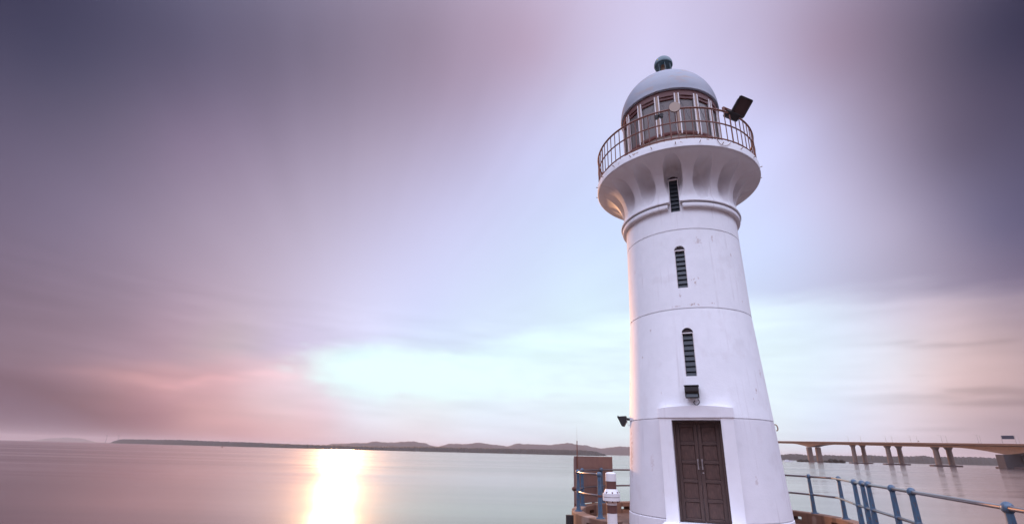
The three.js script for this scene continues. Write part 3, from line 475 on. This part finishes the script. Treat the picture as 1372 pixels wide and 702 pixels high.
{
  const rl = sub('balcony_railing', tower), RR = 2.209, ring = (y, r) => new THREE.TorusGeometry(RR, r, 8, 144).rotateX(Math.PI / 2).translate(0, y, 0);
  obj('top_rail', ring(9.80, 0.026), M.railBrown, rl); obj('middle_rail', ring(9.38, 0.019), M.railBrown, rl); obj('bottom_rail', ring(8.905, 0.019), M.railBrown, rl);
  for (let k = 0; k < 76; k++) { const az = 0.6 + k * 360 / 76, q = polar(az, RR, 8.83); obj('baluster', cyl(k % 9 ? 0.013 : 0.019, k % 9 ? 0.013 : 0.019, 0.97, q.x, 8.83, q.z, 6), M.railBrown, rl); }
}
{
  const lr = sub('lantern_room', tower), RL = 1.36;
  obj('lower_wall', revolve([[0, 8.83], [1.34, 8.83], [1.34, 9.20], [1.355, 9.205], [1.355, 9.235], [1.34, 9.24], [1.34, 9.44], [1.355, 9.445], [1.355, 9.475], [1.34, 9.48], [1.34, 9.62], [0, 9.62]], 96), M.lanternWall, lr);
  obj('sill', revolve([[0, 9.622], [1.40, 9.622], [1.405, 9.63], [1.405, 9.70], [1.39, 9.71], [0, 9.72]], 96), M.redFrame, lr);
  obj('head_band', revolve([[0, 10.90], [1.385, 10.90], [1.40, 10.91], [1.40, 11.10], [0, 11.10]], 96), M.redFrame, lr);
  for (let k = 0; k < 16; k++) {
    const az = k * 22.5 - 0.25, wdt = 2 * RL * Math.sin(11.25 * D2R) - 0.02, rz = RL * Math.cos(11.25 * D2R) - 0.012, turnY = (g, a) => g.rotateY(a * D2R);
    const p = obj('pane', turnY(box(wdt, 1.19, 0.012, 0, 10.30, rz), az), M.lanternGlass, lr);
    obj('transom_head', turnY(rbox(wdt - 0.06, 0.09, 0.05, 0, 10.86, rz + 0.02, 0.01), az), M.redFrame, lr);
    for (const s of [-1, 1]) obj('glazing_bar', turnY(bar(V(s * wdt * 0.46, 9.74, rz + 0.009), V(0, 10.36, rz + 0.009), 0.006, 5), az), M.glazingBar, lr);
    for (const s of [-1, 1]) obj('glazing_bar', turnY(bar(V(s * wdt * 0.34, 10.80, rz + 0.009), V(0, 10.36, rz + 0.009), 0.006, 5), az), M.glazingBar, lr);
    const m = obj('mullion', turnY(rbox(0.06, 1.36, 0.07, 0, 10.30, RL + 0.005, 0.008), az + 11.25), M.tan, lr);
    for (const s of [-1, 1]) obj('fin', turnY(rbox(0.032, 1.36, 0.055, s * 0.052, 10.30, RL + 0.03, 0.012), az + 11.25), M.fin, lr);
  }
  // dome with a rolled eave
  const pts = [[0, 11.102], [1.41, 11.102], [1.452, 11.108], [1.462, 11.125], [1.458, 11.15]]; for (let k = 1; k <= 24; k++) { const a = Math.PI / 2 * k / 24; pts.push([1.455 * Math.cos(a), 11.15 + 1.455 * Math.sin(a)]); } pts[pts.length - 1][0] = 0;
  const dg = revolve(pts, 96); { const p = dg.attributes.position, uv = dg.attributes.uv; for (let i = 0; i < p.count; i++) uv.setXY(i, uv.getX(i), (p.getY(i) - 11.1) / 1.6); }
  obj('dome', dg, M.dome, tower);
  const vt = sub('roof_ventilator', tower);
  obj('collar', revolve([[0.30, 12.50], [0.29, 12.58], [0.25, 12.62], [0, 12.63]], 32), M.cap, vt); obj('stem', cyl(0.085, 0.075, 0.72, 0, 12.56, 0, 16), M.tan, vt);
  obj('hood', revolve([[0, 13.27], [0.262, 13.25], [0.285, 13.245], [0.292, 13.26], ...Array.from({ length: 12 }, (_, k) => { const a = Math.PI / 2 * k / 11; return [Math.max(0, 0.292 * Math.cos(a)), 13.29 + 0.30 * Math.sin(a)]; })], 40), M.cap, vt);
  for (let k = 0; k < 8; k++) { const q = polar(k * 45 + 12, 0.245, 12.56); obj('stay', cyl(0.011, 0.011, 0.70, q.x, 12.56, q.z, 6), M.cap, vt); }
}
// hook under the door lamp and hook on the right flank
obj('hook', tube([polar(FRONT + 3.2, 1.655, 2.52), polar(FRONT + 3.6, 1.70, 2.50), polar(FRONT + 3.8, 1.72, 2.455), polar(FRONT + 2.4, 1.72, 2.405), polar(FRONT + 0.8, 1.72, 2.41), polar(FRONT, 1.72, 2.455), polar(FRONT + .9, 1.72, 2.49)], 0.010, 7, 40), M.darkMetal, tower);
obj('hook', tube([polar(90, 1.64, 2.10), polar(90, 1.71, 2.09), polar(90, 1.735, 2.03), polar(90, 1.73, 1.98), polar(90, 1.70, 1.955)], 0.014, 7, 24), M.tan, tower);
for (const m of [...tower.children]) m.position.y += -DECK;

// ------------------------------------------------------------------ lamps on the lighthouse
{
  const p = polar(FRONT - 0.6, wallR(2.72), 2.55), o = thing('wall_lamp', 'black box lamp on the white wall above the door', 'wall lamp', p.toArray()); o.rotation.y = FRONT * D2R;
  obj('mount', rbox(0.16, 0.16, 0.05, 0, 0.12, 0.02, 0.01), M.darkMetal, o);
  const s = new THREE.Shape([[0, 0.235], [0.20, 0.215], [0.20, 0.13], [0.13, 0.02], [0.05, 0], [0, 0.03]].map(([x, y]) => new THREE.Vector2(x, y)));
  obj('housing', new THREE.ExtrudeGeometry(s, { depth: 0.27, bevelEnabled: true, bevelSize: 0.008, bevelThickness: 0.008, bevelSegments: 2 }).rotateY(-Math.PI / 2).translate(0.135, 0, 0.045), M.darkMetal, o);
  obj('glass', box(0.24, 0.012, 0.13).rotateX(1.0).translate(0, 0.055, 0.225), M.louvre, o); obj('visor', rbox(0.31, 0.018, 0.24, 0, 0.25, 0.13, 0.006), M.darkMetal, o);
}
{
  const o = thing('flank_floodlight', 'small black floodlight on a bracket at the left edge of the tower', 'floodlight', [-1.655, 2.2, 0.05]);
  obj('bracket', [bar(V(0.03, 0, 0), V(-0.12, 0.02, 0), 0.032, 8), box(0.03, 0.12, 0.10, 0.012, 0, 0)], M.darkMetal, o);
  const h = new THREE.Shape([[-0.10, 0.08], [-0.28, 0.07], [-0.30, 0.09], [-0.31, 0.06], [-0.20, -0.16], [-0.165, -0.165], [-0.09, -0.04]].map(([x, y]) => new THREE.Vector2(x, y)));
  obj('head', new THREE.ExtrudeGeometry(h, { depth: 0.18, bevelEnabled: true, bevelSize: 0.006, bevelThickness: 0.006, bevelSegments: 1 }).translate(0, 0, -0.09), M.darkMetal, o);
  obj('glass', box(0.24, 0.008, 0.15).rotateZ(-1.15).translate(-0.262, -0.045, 0), M.louvre, o);
  obj('wire', tube([V(-0.09, 0, 0.03), V(-0.06, -0.08, 0.03), V(-0.05, -0.15, 0.02), V(0.0, -0.12, 0.02)], 0.006, 6), M.fin, o);
}
{
  const P = [V(1.851, 10.066, 1.850), V(2.132, 9.912, 1.747), V(1.802, 9.656, 1.538), V(1.568, 9.812, 1.656)], ctr = P[0].clone().add(P[2]).multiplyScalar(0.5);
  const ex = P[1].clone().sub(P[0]), ey = P[0].clone().sub(P[3]), w = (ex.length() + P[2].distanceTo(P[3])) / 2, h = (ey.length() + P[1].distanceTo(P[2])) / 2;
  ex.normalize(); const nz = new THREE.Vector3().crossVectors(ex, ey).normalize(), uy = new THREE.Vector3().crossVectors(nz, ex);
  const o = thing('balcony_floodlight', 'large dark floodlight tilted on the right of the balcony rail', 'floodlight', ctr.toArray()); o.quaternion.setFromRotationMatrix(new THREE.Matrix4().makeBasis(ex, uy, nz));
  obj('housing', rbox(w * 0.96, h * 0.9, 0.2, -0.035, -0.03, -0.135, 0.04), M.darkMetal, o);
  const f = sub('front_frame', o); for (const [a, b, x, y] of [[w, 0.035, 0, h / 2], [w, 0.06, 0, -h / 2], [0.05, h, -w / 2, 0], [0.03, h, w / 2, 0]]) obj('frame_bar', rbox(a, b, 0.05, x, y, -0.01, 0.006), M.darkMetal, f);
  obj('glass', box(w - 0.03, h - 0.03, 0.01, 0, 0, -0.02), M.floodGlass, o);
  obj('gear_box', rbox(w * 1.2, 0.2, 0.28, -0.115, -h / 2 - 0.06, -0.12, 0.04), M.darkMetal, o);
  const inv = (v) => v.clone().sub(ctr).applyQuaternion(o.quaternion.clone().invert());
  const r0 = inv(polar(38.5, 2.209, 9.80)), j0 = inv(polar(38.5, 2.209, 9.92)); obj('clamp', [bar(r0, j0, 0.035, 8), bar(j0, V(-w * 0.5, -h * 0.42, -0.10), 0.035, 8), bar(j0, V(-w * 0.1, -h * 0.55, -0.10), 0.03, 8)], M.railBrown, o);
}
{
  const q = polar(4.5, 2.209, 9.80), o = thing('round_reflector', 'round beige disc on a short stem on the balcony top rail', 'disc', q.toArray());
  o.rotation.set(0.1, 4 * D2R, 0);
  obj('plate', new THREE.CylinderGeometry(0.14, 0.14, 0.03, 36).rotateX(Math.PI / 2).translate(0, 0.02, 0.06), M.tan2, o); obj('rim', new THREE.TorusGeometry(0.14, 0.012, 8, 40).translate(0, 0.02, 0.052), M.redFrame, o);
  obj('stem', bar(V(0, -0.05, 0.03), V(0, -0.32, -0.1), 0.014, 6), M.railBrown, o); obj('arm', bar(V(0, 0, 0), V(0, 0.02, 0.05), 0.02, 6), M.railBrown, o);
}
{
  const q = polar(-6.0, 2.235, 9.64), o = thing('rail_spotlight', 'small dark spotlight clamped below the balcony top rail', 'spotlight', q.toArray());
  obj('head', [cyl(0.05, 0.06, 0.09, -0.06, -0.05, 0, 14), cyl(0.05, 0.06, 0.09, 0.055, -0.04, 0.01, 14)].map((g) => g), M.darkMetal, o); obj('yoke', [bar(V(-0.11, 0, 0), V(0.11, 0.02, 0), 0.018, 6), bar(V(0, 0, 0), V(0, 0.16, -0.02), 0.016, 6)], M.darkMetal, o);
}
scene.fog = new THREE.FogExp2(new THREE.Color().setRGB(1.0, 0.86, 0.84), 0.00007);
renderer.render(scene, camera);
